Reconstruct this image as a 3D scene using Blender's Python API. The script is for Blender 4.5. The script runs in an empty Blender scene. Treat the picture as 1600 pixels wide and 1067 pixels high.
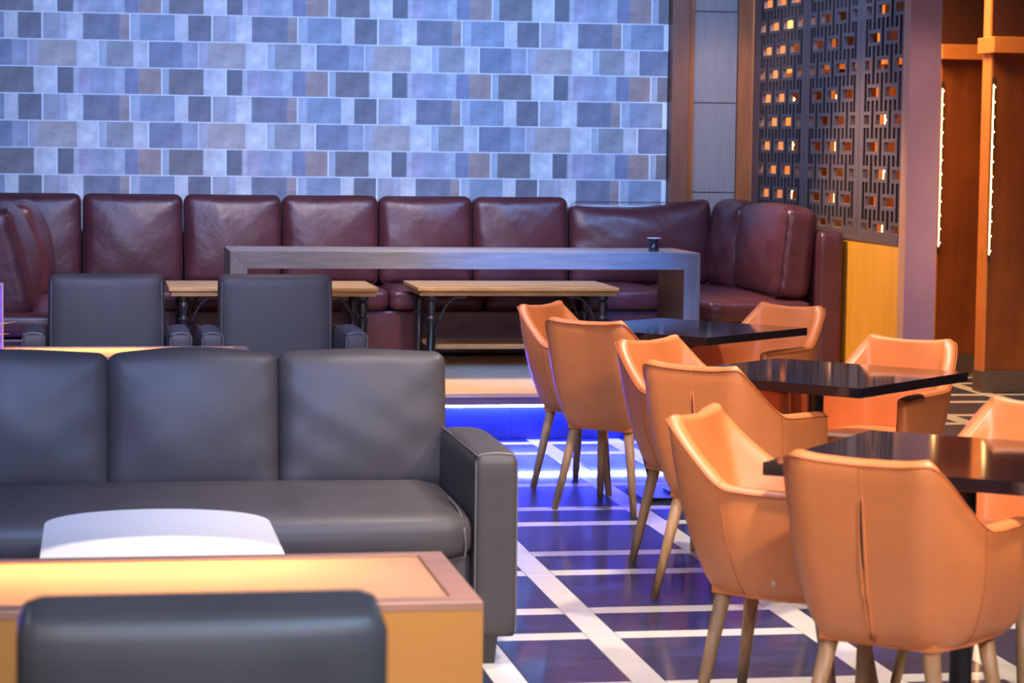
import bpy, bmesh, math, random
from mathutils import Vector, Matrix
random.seed(7)
S = bpy.context.scene
COL = S.collection
PI = math.pi

# ------------------------------------------------------------------ camera
cam_d = bpy.data.cameras.new('camera')
cam = bpy.data.objects.new('camera', cam_d); COL.objects.link(cam)
_r = Vector((0.98508859, -0.17160567, 0.01232702))
_u = Vector((0.00209619, 0.08361472, 0.99649595))
_f = Vector((0.17203507, 0.98161096, -0.08272762))
CAMLOC = Vector((0, 0, 1.5496)); FPX = 3735.15
M = Matrix.Identity(4)
for i in range(3):
    M[i][0] = _r[i]; M[i][1] = _u[i]; M[i][2] = -_f[i]; M[i][3] = CAMLOC[i]
cam.matrix_world = M
cam_d.sensor_fit = 'HORIZONTAL'; cam_d.sensor_width = 36; cam_d.lens = 36 * FPX / 1600
cam_d.clip_end = 200
cam_d.dof.use_dof = True; cam_d.dof.focus_distance = 10.0; cam_d.dof.aperture_fstop = 5.4
S.camera = cam
def project(p):
    d = Vector(p) - CAMLOC; z = d.dot(_f)
    if z < .1: return (-9999, -9999)
    return (800 + FPX * d.dot(_r) / z, 533.5 - FPX * d.dot(_u) / z)

# ------------------------------------------------------------------ world, exposure, lights
S.view_settings.view_transform = 'Standard'; S.view_settings.look = 'None'
S.view_settings.gamma = 1; S.view_settings.use_curve_mapping = False
S.view_settings.exposure = 0.0
W = bpy.data.worlds.new('world'); S.world = W; W.use_nodes = True
W.node_tree.nodes['Background'].inputs[0].default_value = (.55, .6, .9, 1)
W.node_tree.nodes['Background'].inputs[1].default_value = .12
def aim(o, t):
    o.rotation_euler = (Vector(t) - o.location).to_track_quat('-Z', 'Y').to_euler()
def area(name, loc, tgt, sx, sy, power, col, spread=180):
    l = bpy.data.lights.new(name, 'AREA'); l.shape = 'RECTANGLE'; l.size = sx; l.size_y = sy
    l.energy = power; l.color = col; l.spread = math.radians(spread)
    o = bpy.data.objects.new(name, l); COL.objects.link(o); o.location = loc; aim(o, tgt); return o
def spot(name, loc, tgt, power, col, ang, blend=.4, size=.08):
    l = bpy.data.lights.new(name, 'SPOT'); l.energy = power; l.color = col
    l.spot_size = math.radians(ang); l.spot_blend = blend; l.shadow_soft_size = size
    o = bpy.data.objects.new(name, l); COL.objects.link(o); o.location = loc; aim(o, tgt); return o
# cool ceiling washers along the tiled wall
area('ceiling_washer', (1.85, 12.6, 2.92), (1.85, 15.45, 1.5), 5.4, .3, 100, (.24, .44, .96), 130)
spot('unseen_spot', (2.3, 9.9, 2.9), (2.5, 12.8, .85), 1700, (.0, .24, 1.0), 28, .9, .12)
spot('unseen_spot', (3.0, 12.9, 2.85), (3.1, 15.4, 1.9), 55, (.06, .40, 1.0), 90, .9, .12)  # added spot, makes the right of the wall bluer
# added cool frontal fill from the lobby side, added panels above the grey sofas
area('fill_panel', (0.2, 1.0, 2.85), (0.9, 8.0, .6), 2.4, 1.0, 74, (.95, .84, .84), 120)
spot('unseen_spot', (2.9, 2.2, 2.85), (2.4, 6.6, .5), 420, (1.0, .84, .78), 44, .8, .15)  # added on the viewpoint side to brighten the near chair backs
spot('unseen_spot', (-.5, 3.6, 2.85), (.15, 7.7, .70), 560, (.18, .38, 1.0), 32, .8, .15)
area('fill_panel', (0.2, 5.2, 2.92), (0.3, 8.2, .5), 2.0, .8, 40, (.40, .52, 1.0), 130)
area('fill_panel', (1.0, 1.9, 2.9), (.2, 3.5, .6), .5, .5, 45, (.30, .60, 1.0), 110)  # added blue fill for the foreground chair
spot('unseen_spot', (1.3, 12.5, 2.7), (-.35, 13.2, .9), 70, (1.0, .74, .68), 50, .8, .1)  # added to brighten the cushions of the left return
area('fill_panel', (0.1, 9.4, 2.92), (0.2, 12.0, .6), 2.0, .5, 85, (.42, .52, 1.0), 130)  # added fill for the grey armchairs
# near-white downlights over the three black tables
KC = (1.0, .87, .78)
spot('unseen_downlight', (2.15, 4.9, 2.9), (2.15, 5.4, 0), 400, KC, 100, .7, .10)
spot('unseen_downlight', (2.65, 8.1, 2.9), (2.5, 8.3, 0), 320, KC, 96, .7, .10)
spot('unseen_downlight', (2.45, 10.0, 2.9), (2.4, 9.9, 0), 180, KC, 82, .7, .10)
spot('unseen_downlight', (2.0, 10.4, 2.92), (2.2, 12.9, .3), 130, (1.0, .80, .66), 34, .7, .06)  # added to light the platform tread under the walnut table
spot('unseen_downlight', (2.1, 12.35, 2.92), (2.1, 12.5, .3), 240, (1.0, .84, .72), 56, .7, .06)  # added overhead for the front of the tread
spot('unseen_downlight', (1.9, 12.6, 2.9), (2.2, 13.5, .6), 190, (1.0, .68, .42), 90, .8, .08)
spot('unseen_downlight', (0.9, 12.2, 2.9), (0.9, 13.5, .7), 150, (1.0, .70, .46), 90, .8, .08)
spot('unseen_downlight', (2.9, 13.0, 2.9), (4.3, 13.1, .75), 340, (1.0, .66, .38), 56, .8, .10)  # added for the amber wall, set so the column front stays unlit
spot('unseen_downlight', (0.9, 2.4, 2.85), (.70, 4.97, .25), 240, (1.0, .80, .62), 18, .5, .05)  # added to brighten the front board of the near box table
spot('unseen_downlight', (0.17, 6.00, 2.9), (0.17, 6.01, .5), 240, (1.0, .90, .80), 16, .12, .02)
spot('unseen_downlight', (5.8, 11.4, 2.9), (5.2, 13.2, .0), 260, (1.0, .78, .56), 70, .8, .10)  # added to brighten the corridor floor
spot('unseen_downlight', (4.0, 13.6, 2.9), (4.08, 15.45, 1.7), 70, (1.0, .76, .62), 34, .8, .10)  # added to warm the grey panels and posts
spot('unseen_downlight', (1.25, 6.9, 2.92), (1.3, 7.0, 0), 230, KC, 72, .8, .08)  # added over the aisle to lift the cream floor strips
spot('unseen_downlight', (3.5, 9.4, 2.9), (4.4, 12.3, 1.5), 150, (1.0, .72, .66), 26, .7, .08)  # added narrow spot that reaches only the column
# unseen corridor lights, added to brighten what shows through the screen
area('corridor_fill', (5.2, 19.3, 2.9), (5.6, 20.9, 1.2), 1.0, .6, 160, (1.0, .62, .40), 150)
area('corridor_fill', (4.95, 15.8, 2.9), (4.95, 16.0, 0), .7, 4.6, 190, (1.0, .55, .24), 170)

# ------------------------------------------------------------------ materials
def lin(c): return tuple(((x / 255) / 12.92 if x / 255 <= .04045 else ((x / 255 + .055) / 1.055) ** 2.4) for x in c)
MATS = {}
def mat(name, col, rough=.5, crough=.15, metal=0, spec=.5, var=.0, vscale=6, stretch=None, bump=0, bscale=60, coat=0, emit=None, es=0, trans=0, rvar=0, attr=None, bstretch=None, sheen=0):
    m = bpy.data.materials.new(name); m.use_nodes = True; nt = m.node_tree; N = nt.nodes; L = nt.links
    b = N['Principled BSDF']
    b.inputs['Base Color'].default_value = (*col, 1); b.inputs['Roughness'].default_value = rough
    b.inputs['Metallic'].default_value = metal; b.inputs['Specular IOR Level'].default_value = spec
    b.inputs['Coat Weight'].default_value = coat; b.inputs['Coat Roughness'].default_value = crough
    b.inputs['Transmission Weight'].default_value = trans
    if sheen: b.inputs['Sheen Weight'].default_value = sheen
    if emit: b.inputs['Emission Color'].default_value = (*emit, 1); b.inputs['Emission Strength'].default_value = es
    tc = N.new('ShaderNodeTexCoord'); mp = N.new('ShaderNodeMapping'); L.new(tc.outputs['Object'], mp.inputs[0])
    if stretch: mp.inputs['Scale'].default_value = stretch
    src = None
    if attr:
        a = N.new('ShaderNodeVertexColor'); a.layer_name = attr; src = a.outputs['Color']
    if var or rvar:
        nz = N.new('ShaderNodeTexNoise'); nz.inputs['Scale'].default_value = vscale; nz.inputs['Detail'].default_value = 6
        nz.inputs['Roughness'].default_value = .6; L.new(mp.outputs[0], nz.inputs['Vector'])
        if var:
            r = N.new('ShaderNodeMapRange'); r.inputs[1].default_value = .3; r.inputs[2].default_value = .7
            r.inputs[3].default_value = 1 - var; r.inputs[4].default_value = 1 + var; L.new(nz.outputs['Fac'], r.inputs[0])
            mx = N.new('ShaderNodeVectorMath'); mx.operation = 'SCALE'
            if src: L.new(src, mx.inputs[0])
            else: mx.inputs[0].default_value = col
            L.new(r.outputs[0], mx.inputs['Scale']); src = mx.outputs[0]
        if rvar:
            r2 = N.new('ShaderNodeMapRange'); r2.inputs[1].default_value = .3; r2.inputs[2].default_value = .7
            r2.inputs[3].default_value = rough - rvar; r2.inputs[4].default_value = rough + rvar
            L.new(nz.outputs['Fac'], r2.inputs[0]); L.new(r2.outputs[0], b.inputs['Roughness'])
    if src: L.new(src, b.inputs['Base Color'])
    if bump:
        n2 = N.new('ShaderNodeTexNoise'); n2.inputs['Scale'].default_value = bscale; n2.inputs['Detail'].default_value = 4
        if bstretch:
            mp2 = N.new('ShaderNodeMapping'); mp2.inputs['Scale'].default_value = bstretch; L.new(tc.outputs['Object'], mp2.inputs[0]); L.new(mp2.outputs[0], n2.inputs['Vector'])
        else: L.new(mp.outputs[0], n2.inputs['Vector'])
        bp = N.new('ShaderNodeBump'); bp.inputs['Strength'].default_value = bump; bp.inputs['Distance'].default_value = .01
        L.new(n2.outputs['Fac'], bp.inputs['Height']); L.new(bp.outputs[0], b.inputs['Normal'])
    MATS[name] = m
    return m
mat('orange_leather', (.76, .222, .060), .40, spec=.75, var=.06, vscale=9, bump=.12, bscale=220)
mat('orange_thread', (.56, .15, .04), .6)
mat('maroon_leather', (.085, .024, .030), .36, var=.18, vscale=5, bump=.25, bscale=26, rvar=.06)
mat('maroon_piping', (.06, .016, .018), .4)
mat('grey_leather', (.074, .062, .060), .50, spec=.38, var=.10, vscale=5, bump=.05, bscale=150, rvar=.05)
mat('grey_piping', (.20, .17, .16), .4)
mat('dark_foot', (.02, .016, .015), .4)
mat('leg_wood', (.46, .25, .11), .45, var=.25, vscale=14, stretch=(6, 6, .7), bump=.1, bscale=40)
mat('black_gloss', (.010, .009, .012), .07, spec=.6, var=.3, vscale=20)
mat('black_metal', (.012, .012, .016), .32, metal=.0, spec=.6)
mat('iron', (.07, .072, .085), .32, metal=.7, var=.2)
mat('oak', (.58, .35, .15), .45, var=.28, vscale=5, stretch=(1, 9, 9), bump=.15, bscale=14)
mat('walnut', (.18, .17, .17), .35, var=.25, vscale=4, stretch=(1, 9, 9), bump=.08, bscale=14)
mat('walnut_upright', (.18, .17, .17), .35, var=.25, vscale=4, stretch=(9, 9, 1), bump=.08, bscale=14)
mat('walnut_dark', (.10, .045, .02), .4, var=.3, vscale=4, stretch=(9, 9, 1))
mat('plank_wood', (.68, .42, .22), .32, var=.16, vscale=3, stretch=(1.2, 14, 14), bump=.08, bscale=10)
mat('dark_tile', (.016, .031, .078), .40, coat=.5, crough=.06, spec=.4, var=.45, vscale=5, rvar=.05, stretch=(1, 2.2, 1))
mat('white_tile', (.74, .70, .60), .32, coat=.5, crough=.06, var=.06, vscale=7)
mat('grout', (.03, .028, .03), .8)
mat('riser_tile', (.014, .024, .085), .30, spec=.6, var=.3, vscale=5)
mat('nosing', (.16, .10, .09), .4)
mat('wall_tile', (.5, .5, .5), .55, var=.26, vscale=9, bump=.1, bscale=40, attr='col')
mat('wall_grout', (.85, .88, .92), .6)
mat('brown_frame', (.23, .085, .045), .45, var=.15, vscale=3, stretch=(8, 8, 1))
mat('orange_frame', (.38, .115, .03), .45, var=.2, vscale=3, stretch=(8, 8, 1))
mat('grey_panel', (.30, .265, .255), .42, var=.10, vscale=4, stretch=(14, 14, 1))
mat('screen_metal', (.17, .125, .115), .42, metal=.2)
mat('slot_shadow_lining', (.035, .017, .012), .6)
mat('amber_panel', (.88, .42, .04), .38, var=.08, vscale=2.5, stretch=(5, 5, 1))
mat('column_cool_lit', (.58, .30, .29), .5, var=.05)
mat('column_warm_lit', (.62, .33, .16), .45, var=.12, vscale=3, stretch=(8, 8, 1))
mat('red_panel', (.19, .050, .010), .40, var=.3, vscale=2.2, stretch=(3, 3, .8))
mat('fin_edge', (.62, .22, .05), .4, var=.1)
mat('beam_orange', (.55, .19, .04), .4, var=.15, vscale=4)
mat('dark_panel', (.055, .02, .012), .35)
mat('skirting', (.10, .07, .055), .4)
mat('plaster', (.22, .23, .30), .8)
mat('plaster_warm', (.42, .20, .10), .8)
mat('table_laminate', (.66, .27, .06), .42, var=.08, vscale=4)
mat('table_frame', (.50, .24, .15), .34, var=.1, vscale=4, stretch=(1, 6, 6))
mat('white_lacquer', (.82, .78, .74), .3)
mat('cup_glaze', (.012, .014, .02), .18, spec=.8)
mat('menu_purple', (.35, .12, .75), .5, var=.4, vscale=14)
mat('menu_edge', (.6, .42, .38), .5)
mat('golden_straw', (.85, .48, .10), .5)
mat('terracotta', (.35, .14, .07), .6)
mat('led_blue', (0, 0, 0), emit=(.045, .06, 1.0), es=520)
mat('led_warm', (0, 0, 0), emit=(1.0, .50, .16), es=14)
mat('led_bulb', (0, 0, 0), emit=(1.0, .66, .30), es=40)
mat('tube_warm', (0, 0, 0), emit=(1.0, .72, .40), es=230)
mat('led_case', (.05, .03, .02), .4)
# frosted glass
g = mat('frosted_glass', (.62, .50, .32), .22); nt = g.node_tree
tr = nt.nodes.new('ShaderNodeBsdfTranslucent'); tr.inputs[0].default_value = (.88, .74, .52, 1)
ad = nt.nodes.new('ShaderNodeMixShader'); ad.inputs[0].default_value = .5
nt.links.new(nt.nodes['Principled BSDF'].outputs[0], ad.inputs[1]); nt.links.new(tr.outputs[0], ad.inputs[2])
nt.links.new(ad.outputs[0], nt.nodes['Material Output'].inputs[0])

# ------------------------------------------------------------------ mesh helpers
class MB:
    def __init__(s): s.v = []; s.f = []; s.sm = []; s.mi = []
    def add(s, vs, fs, smooth=False, mi=0):
        o = len(s.v); s.v += [tuple(v) for v in vs]
        for f in fs: s.f.append([i + o for i in f]); s.sm.append(smooth); s.mi.append(mi)
    def box(s, x0, x1, y0, y1, z0, z1, b=0, mi=0):
        if b:
            b = min(b, abs(x1-x0)/2.01, abs(y1-y0)/2.01, abs(z1-z0)/2.01)
            bm = bmesh.new(); bmesh.ops.create_cube(bm, size=1)
            for v in bm.verts: v.co = Vector(((x0+x1)/2 + v.co.x*(x1-x0), (y0+y1)/2 + v.co.y*(y1-y0), (z0+z1)/2 + v.co.z*(z1-z0)))
            bmesh.ops.bevel(bm, geom=list(bm.edges), offset=b, segments=2, affect='EDGES', profile=.5)
            bm.verts.index_update()
            s.add([v.co.copy() for v in bm.verts], [[v.index for v in f.verts] for f in bm.faces], False, mi); bm.free(); return
        s.add([(x0,y0,z0),(x1,y0,z0),(x1,y1,z0),(x0,y1,z0),(x0,y0,z1),(x1,y0,z1),(x1,y1,z1),(x0,y1,z1)],
              [(3,2,1,0),(4,5,6,7),(0,1,5,4),(1,2,6,5),(2,3,7,6),(3,0,4,7)], False, mi)
    def rbox(s, c, size, r, n=10, bulge=(0,0,0), fn=None, smooth=True, mi=0):
        # rounded box with puffed faces; bulge = extra swelling per axis
        hx, hy, hz = [a/2 for a in size]; idx = {}; vs = []; fs = []
        def vert(p):
            k = (round(p[0], 5), round(p[1], 5), round(p[2], 5))
            if k in idx: return idx[k]
            P = Vector((p[0]*hx, p[1]*hy, p[2]*hz))
            rx, ry, rz = min(r, hx*.999), min(r, hy*.999), min(r, hz*.999)
            q = Vector((max(-hx+rx, min(hx-rx, P.x)), max(-hy+ry, min(hy-ry, P.y)), max(-hz+rz, min(hz-rz, P.z))))
            d = P - q
            dn = Vector((d.x/rx, d.y/ry, d.z/rz))
            if dn.length > 1e-6:
                m_ = max(abs(dn.x), abs(dn.y), abs(dn.z)); dn = dn.normalized()
                if m_ < .999: dn = dn * m_
            P = q + Vector((dn.x*rx, dn.y*ry, dn.z*rz))
            u, v, w = P.x/hx, P.y/hy, P.z/hz
            P.x += bulge[0]*u*abs(u)*(1-v*v)*(1-w*w); P.y += bulge[1]*v*abs(v)*max(0,1-u*u)**.7*max(0,1-w*w)**.7; P.z += bulge[2]*w*abs(w)*(1-u*u)*(1-v*v)
            if fn: P = Vector(fn(P, u, v, w))
            idx[k] = len(vs); vs.append(P + Vector(c)); return idx[k]
        # non-uniform samples, dense near borders
        t = [-math.cos(PI*i/n)*.35 + (-1+2*i/n)*.65 for i in range(n+1)]
        for ax in range(3):
            a, b_ = [(1,2),(2,0),(0,1)][ax]
            for sg in (-1, 1):
                for i in range(n):
                    for j in range(n):
                        q = []
                        for (x, y) in ((t[i],t[j]),(t[i+1],t[j]),(t[i+1],t[j+1]),(t[i],t[j+1])):
                            p = [0,0,0]; p[ax] = sg; p[a] = x; p[b_] = y; q.append(vert(p))
                        fs.append(q if sg > 0 else q[::-1])
        s.add(vs, fs, smooth, mi)
    def tube(s, pts, r, n=8, closed=False, caps=True, mi=0, radii=None):
        pts = [Vector(p) for p in pts]; m_ = len(pts); vs = []; fs = []
        up = Vector((0,0,1))
        for i, p in enumerate(pts):
            a = pts[(i-1) % m_] if closed or i > 0 else p; b = pts[(i+1) % m_] if closed or i < m_-1 else p
            t = (b-a).normalized()
            ref = up if abs(t.dot(up)) < .95 else Vector((1,0,0))
            x = t.cross(ref).normalized(); y = x.cross(t).normalized()
            rr = radii[i] if radii else r
            for k in range(n):
                an = 2*PI*k/n; vs.append(p + x*rr*math.cos(an) + y*rr*math.sin(an))
        for i in range(m_ if closed else m_-1):
            for k in range(n):
                a = i*n+k; b = i*n+(k+1) % n; c = ((i+1) % m_)*n+(k+1) % n; d = ((i+1) % m_)*n+k
                fs.append((a,b,c,d))
        if caps and not closed: fs += [tuple(range(n))[::-1], tuple(range((m_-1)*n, m_*n))]
        s.add(vs, fs, True, mi)
    def lathe(s, prof, n=24, c=(0,0,0), mi=0):
        vs = []; fs = []; m_ = len(prof)
        for r, z in prof:
            for k in range(n): vs.append((c[0]+r*math.cos(2*PI*k/n), c[1]+r*math.sin(2*PI*k/n), c[2]+z))
        for i in range(m_-1):
            for k in range(n): fs.append((i*n+k, i*n+(k+1) % n, (i+1)*n+(k+1) % n, (i+1)*n+k))
        fs += [tuple(range(n))[::-1], tuple(range((m_-1)*n, m_*n))]
        s.add(vs, fs, True, mi)
    def prism(s, poly, z0, z1, mi=0):
        n = len(poly); s.add([(x,y,z0) for x,y in poly]+[(x,y,z1) for x,y in poly],
            [tuple(range(n))[::-1], tuple(range(n,2*n))]+[(i,(i+1)%n,n+(i+1)%n,n+i) for i in range(n)], False, mi)
    def mesh(s, name, mats):
        me = bpy.data.meshes.new(name); me.from_pydata(s.v, [], s.f)
        for m_ in (mats if isinstance(mats, (list, tuple)) else [mats]): me.materials.append(MATS[m_])
        me.polygons.foreach_set('use_smooth', s.sm); me.polygons.foreach_set('material_index', s.mi); me.update(); return me
    def build(s, name, mats, parent=None, loc=(0,0,0), label=None, sharp=True):
        me = s.mesh(name, mats)
        if sharp and any(s.sm):
            me.set_sharp_from_angle(angle=math.radians(50))
        o = bpy.data.objects.new(name, me); COL.objects.link(o); o.location = loc
        if parent: o.parent = parent
        if label: o['label'] = label
        return o
def obj(name, me, parent=None, loc=(0,0,0), rz=0):
    o = bpy.data.objects.new(name, me); COL.objects.link(o); o.location = loc; o.rotation_euler = (0,0,rz)
    if parent: o.parent = parent
    return o
def tag(o, label, cat=None, group=None, kind=None):
    o['label'] = label
    if cat: o['category'] = cat
    if group: o['group'] = group
    if kind: o['kind'] = kind
    return o
def thing(name, label, cat, loc=(0,0,0), rz=0, group=None):
    o = bpy.data.objects.new(name, None); COL.objects.link(o); o.location = loc; o.rotation_euler = (0,0,rz)
    o.empty_display_size = .1
    return tag(o, label, cat, group)
def struct(o, label): o['kind'] = 'structure'; o['label'] = label; return o
def copy_tree(o, parent=None):
    c = o.copy(); COL.objects.link(c)
    if parent: c.parent = parent
    for ch in [x for x in KIDS.get(o.name, [])]: copy_tree(ch, c)
    return c
KIDS = {}
def index_kids():
    KIDS.clear()
    for o in bpy.data.objects:
        if o.parent: KIDS.setdefault(o.parent.name, []).append(o)
def one_box(name, m, *a, b=0, parent=None, label=None):
    mb = MB(); mb.box(*a, b=b); return mb.build(name, m, parent, label=label)

# ------------------------------------------------------------------ room shell
YW = 15.45; CEIL = 3.0
def empty_struct(name, label):
    o = bpy.data.objects.new(name, None); COL.objects.link(o); o.empty_display_size = .1; return struct(o, label)

# floor: slab plus laid tiles
floor = one_box('floor', 'grout', -3, 7.3, -1, 21, -.1, -.004); struct(floor, 'dark tiled floor crossed by a plaid of cream strips')
X0, Y0 = 1.53, 8.356
def cells(o, lo, hi):
    # list of (a, b, is_strip) along one axis for the 60-10-30-10 module, origin o = start of a strip followed by .6 dark
    out = []; n0 = int((lo-o)//1.1) - 1
    for k in range(n0, int((hi-o)//1.1)+2):
        b = o + 1.1*k
        for a, w, st in ((0,.1,1),(.1,.6,0),(.7,.1,1),(.8,.3,0)):
            if b+a+w > lo and b+a < hi: out.append((max(b+a,lo), min(b+a+w,hi), st))
    return out
xs = cells(X0, -3, 7.3)            # strip at X0, then .6 dark, strip, .3 dark
ys = cells(Y0+.4, -1, 21)          # strip [Y0+.4,Y0+.5], then .6 dark, strip [Y0+1.1..], .3 dark
pieces = []
for (xa, xb, xsn) in xs:
    if xsn:
        # long strips running in depth, cut at the cross joints
        yy = -1.0; cuts = [a for (a, b, s_) in ys if s_] + [21]
        cuts = sorted(set(round(c, 4) for c in cuts))
        prev = -1.0
        for c in cuts:
            if c - prev > .02: pieces.append((xa, xb, prev, c, 1))
            prev = c
    else:
        for (ya, yb, ysn) in ys: pieces.append((xa, xb, ya, yb, 1 if ysn else 0))
def vis(p):
    xa, xb, ya, yb, _ = p; c = project(((xa+xb)/2, (ya+yb)/2, 0))
    if not (-60 < c[0] < 1660 and 480 < c[1] < 1110): return False
    X, Y = (xa+xb)/2, (ya+yb)/2
    if Y > 12.25 and X < 4.4: return False
    if Y > 14.3 and X > 4.4: return False
    if X < 1.0: return False
    return True
vp = sorted([p for p in pieces if vis(p)], key=lambda p: p[2])
cnt = [0, 0]; parts = []; rest = []
for p in pieces:
    pass
for p in vp:
    if cnt[p[4]] < 290: parts.append(p); cnt[p[4]] += 1
    else: rest.append(p)
vs_ = set(vp); rest += [p for p in pieces if p not in vs_]
G = .0011
mcache = {}
for (xa, xb, ya, yb, st) in parts:
    w, d = xb-xa-2*G, yb-ya-2*G; k = (round(w,4), round(d,4), st)
    if k not in mcache:
        mb = MB(); z1, z0, c = 0, -.004, .0008
        mb.add([(-w/2,-d/2,z0),(w/2,-d/2,z0),(w/2,d/2,z0),(-w/2,d/2,z0),(-w/2,-d/2,z1-c),(w/2,-d/2,z1-c),(w/2,d/2,z1-c),(-w/2,d/2,z1-c),
                (-w/2+c,-d/2+c,z1),(w/2-c,-d/2+c,z1),(w/2-c,d/2-c,z1),(-w/2+c,d/2-c,z1)],
               [(0,1,5,4),(1,2,6,5),(2,3,7,6),(3,0,4,7),(4,5,9,8),(5,6,10,9),(6,7,11,10),(7,4,8,11),(8,9,10,11)])
        mcache[k] = mb.mesh('strip_tile' if st else 'tile', 'white_tile' if st else 'dark_tile')
    obj('strip_tile' if st else 'tile', mcache[k], floor, ((xa+xb)/2, (ya+yb)/2, 0))
mb = MB()
for (xa, xb, ya, yb, st) in rest: mb.box(xa+G, xb-G, ya+G, yb-G, -.004, 0, mi=st)
o = mb.build('distant_tiles', ['dark_tile', 'white_tile'], floor); o['kind'] = 'stuff'

# back wall with printed brick tiles
wb = one_box('wall_back', 'wall_grout', -3, 3.73, YW, YW+.2, 0, CEIL); struct(wb, 'back wall of blue-lit patchwork tiles')
SH = YW/21.3484; WD = 1.46904*SH; RH = .235254*SH; ZA = 1.5496+(2.6365-1.5496)*SH; XA = .31274*SH
LC = (.352/.75, .485/.75, .791/.75)
def alb(c): l = lin(c); return tuple(min(.95, .88*l[i]/LC[i]+.045) for i in range(3))
row1 = [([(368,503,(125,145,190)),(503,560,(135,160,215)),(560,695,(160,185,230)),(695,1000,(88,105,150)),(1000,1078,(122,126,152))]),
        ([(1092,1165,(132,162,216)),(1165,1458,(103,132,186))]),
        ([(1465,1570,(156,182,226)),(1570,1762,(78,92,130))])]
row2 = [([(250,325,(135,155,205)),(325,640,(134,146,176)),(640,813,(160,185,230))]),
        ([(827,890,(135,165,215)),(890,1110,(112,130,166)),(1110,1231,(157,182,228))]),
        ([(1244,1520,(90,112,165)),(1520,1652,(120,145,200))])]
row3 = [([(484,615,(75,90,126)),(615,660,(145,165,215)),(660,765,(130,145,200)),(765,955,(120,145,200)),(955,1040,(132,162,212)),(1040,1155,(95,115,175)),(1155,1343,(126,125,148))]),
        ([(1357,1408,(130,160,210)),(1408,1697,(86,96,126)),(1697,1878,(158,184,230))])]
tcache = {}
def wall_tile(key, blocks, h):
    if key in tcache: return tcache[key]
    x0 = blocks[0][0]; sc = WD/1410; mb = MB(); cols = []
    c = .0015; t = .004
    for i, (a, b, cc) in enumerate(blocks):
        xa, xb = (a-x0)*sc, (b-x0)*sc
        if i: xa += .0006
        if i < len(blocks)-1: xb -= .0006
        mb.add([(xa,0,0),(xb,0,0),(xb,0,h),(xa,0,h),(xa+c,-t,c),(xb-c,-t,c),(xb-c,-t,h-c),(xa+c,-t,h-c)],
               [(4,5,6,7),(0,1,5,4),(1,2,6,5),(2,3,7,6),(3,0,4,7)])
        cols += [alb(cc)]*20
    me = mb.mesh('wall_tile', 'wall_tile'); ca = me.color_attributes.new('col', 'FLOAT_COLOR', 'CORNER')
    for i, cc in enumerate(cols): ca.data[i].color = (*cc, 1)
    tcache[key] = me; return me
for k in range(-3, 9):
    typ = k % 3; row = (row1, row2, row3)[typ]; zt = ZA-k*RH; h = RH-.0075
    for n in range(-3, 5):
        for j, blocks in enumerate(row):
            xa = XA+(blocks[0][0]-1085)*WD/1410+n*WD; xb = xa+(blocks[-1][1]-blocks[0][0])*WD/1410
            if xa < -2.99 or xa > 3.66: continue
            if xb > 3.735:
                bl = []
                for (a, b, cc) in blocks:
                    lim = blocks[0][0] + (3.73-xa)*1410/WD
                    if a < lim-6: bl.append((a, min(b, lim), cc))
                if not bl: continue
                obj('wall_tile', wall_tile((typ, j, 'c', round(xa,2)), bl, h), wb, (xa, YW, zt-h-.003)); continue
            obj('wall_tile', wall_tile((typ, j), blocks, h), wb, (xa, YW, zt-h-.003))

# right end of the back wall: posts and grey panels
struct(one_box('trim_1', 'brown_frame', 3.735, 3.85, YW-.10, YW+.2, 0, CEIL, b=.004), 'brown timber post at the right end of the tiled wall')
t2 = MB(); t2.box(3.85, 3.90, YW-.03, YW+.2, 0, CEIL); struct(t2.build('trim_2', 'orange_frame'), 'orange-brown strip beside the brown post')
pb = one_box('wall_back_panel', 'grout', 3.90, 4.20, YW+.012, YW+.2, 0, CEIL); struct(pb, 'narrow bay of pale grey panels beside the timber post')
zb = [0, .62, 1.238, 1.83, 2.43, 3.0]
for i in range(5): one_box('panel', 'grey_panel', 3.902, 4.198, YW, YW+.012, zb[i]+.003, zb[i+1]-.003, b=.002, parent=pb)
struct(one_box('trim_3', 'orange_frame', 4.20, 4.30, YW-.03, YW+.2, 0, CEIL, b=.003), 'orange timber post in the corner by the metal screen')

# right side: low wall, column
wr = one_box('wall_right', 'amber_panel', 4.30, 4.40, 12.42, YW+.15, 0, 1.035); struct(wr, 'low amber-coloured wall panel under the metal screen')
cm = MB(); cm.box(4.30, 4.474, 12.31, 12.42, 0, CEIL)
cm.mi = [0]*6; cm.mi[5] = 1  # one finish; cool and warm light put into the two face colours
struct(cm.build('trim_4', ['column_cool_lit', 'column_warm_lit']), 'mauve column at the near end of the metal screen')
struct(one_box('wall_left', 'plaster', -3.1, -3, -1, 21, 0, CEIL), 'plain wall on the left outside the view')
struct(one_box('wall_front', 'plaster', -3, 7.3, -1.1, -1, 0, CEIL), 'plain wall behind the viewpoint')
struct(one_box('wall_corridor_end', 'plaster_warm', 4.3, 7.3, 20.9, 21, 0, CEIL), 'warm plaster wall at the end of the corridor')
struct(one_box('wall_corridor_back', 'plaster', 4.30, 4.40, YW+.15, 20.9, 0, CEIL), 'corridor wall behind the corner post')
struct(one_box('wall_corridor_side', 'plaster_warm', 7.3, 7.4, -1, 21, 0, CEIL), 'warm plaster wall on the far side of the corridor')
struct(one_box('ceiling', 'plaster', -3.1, 7.4, -1.1, 21, CEIL, CEIL+.1), 'plain ceiling above the view')

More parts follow.
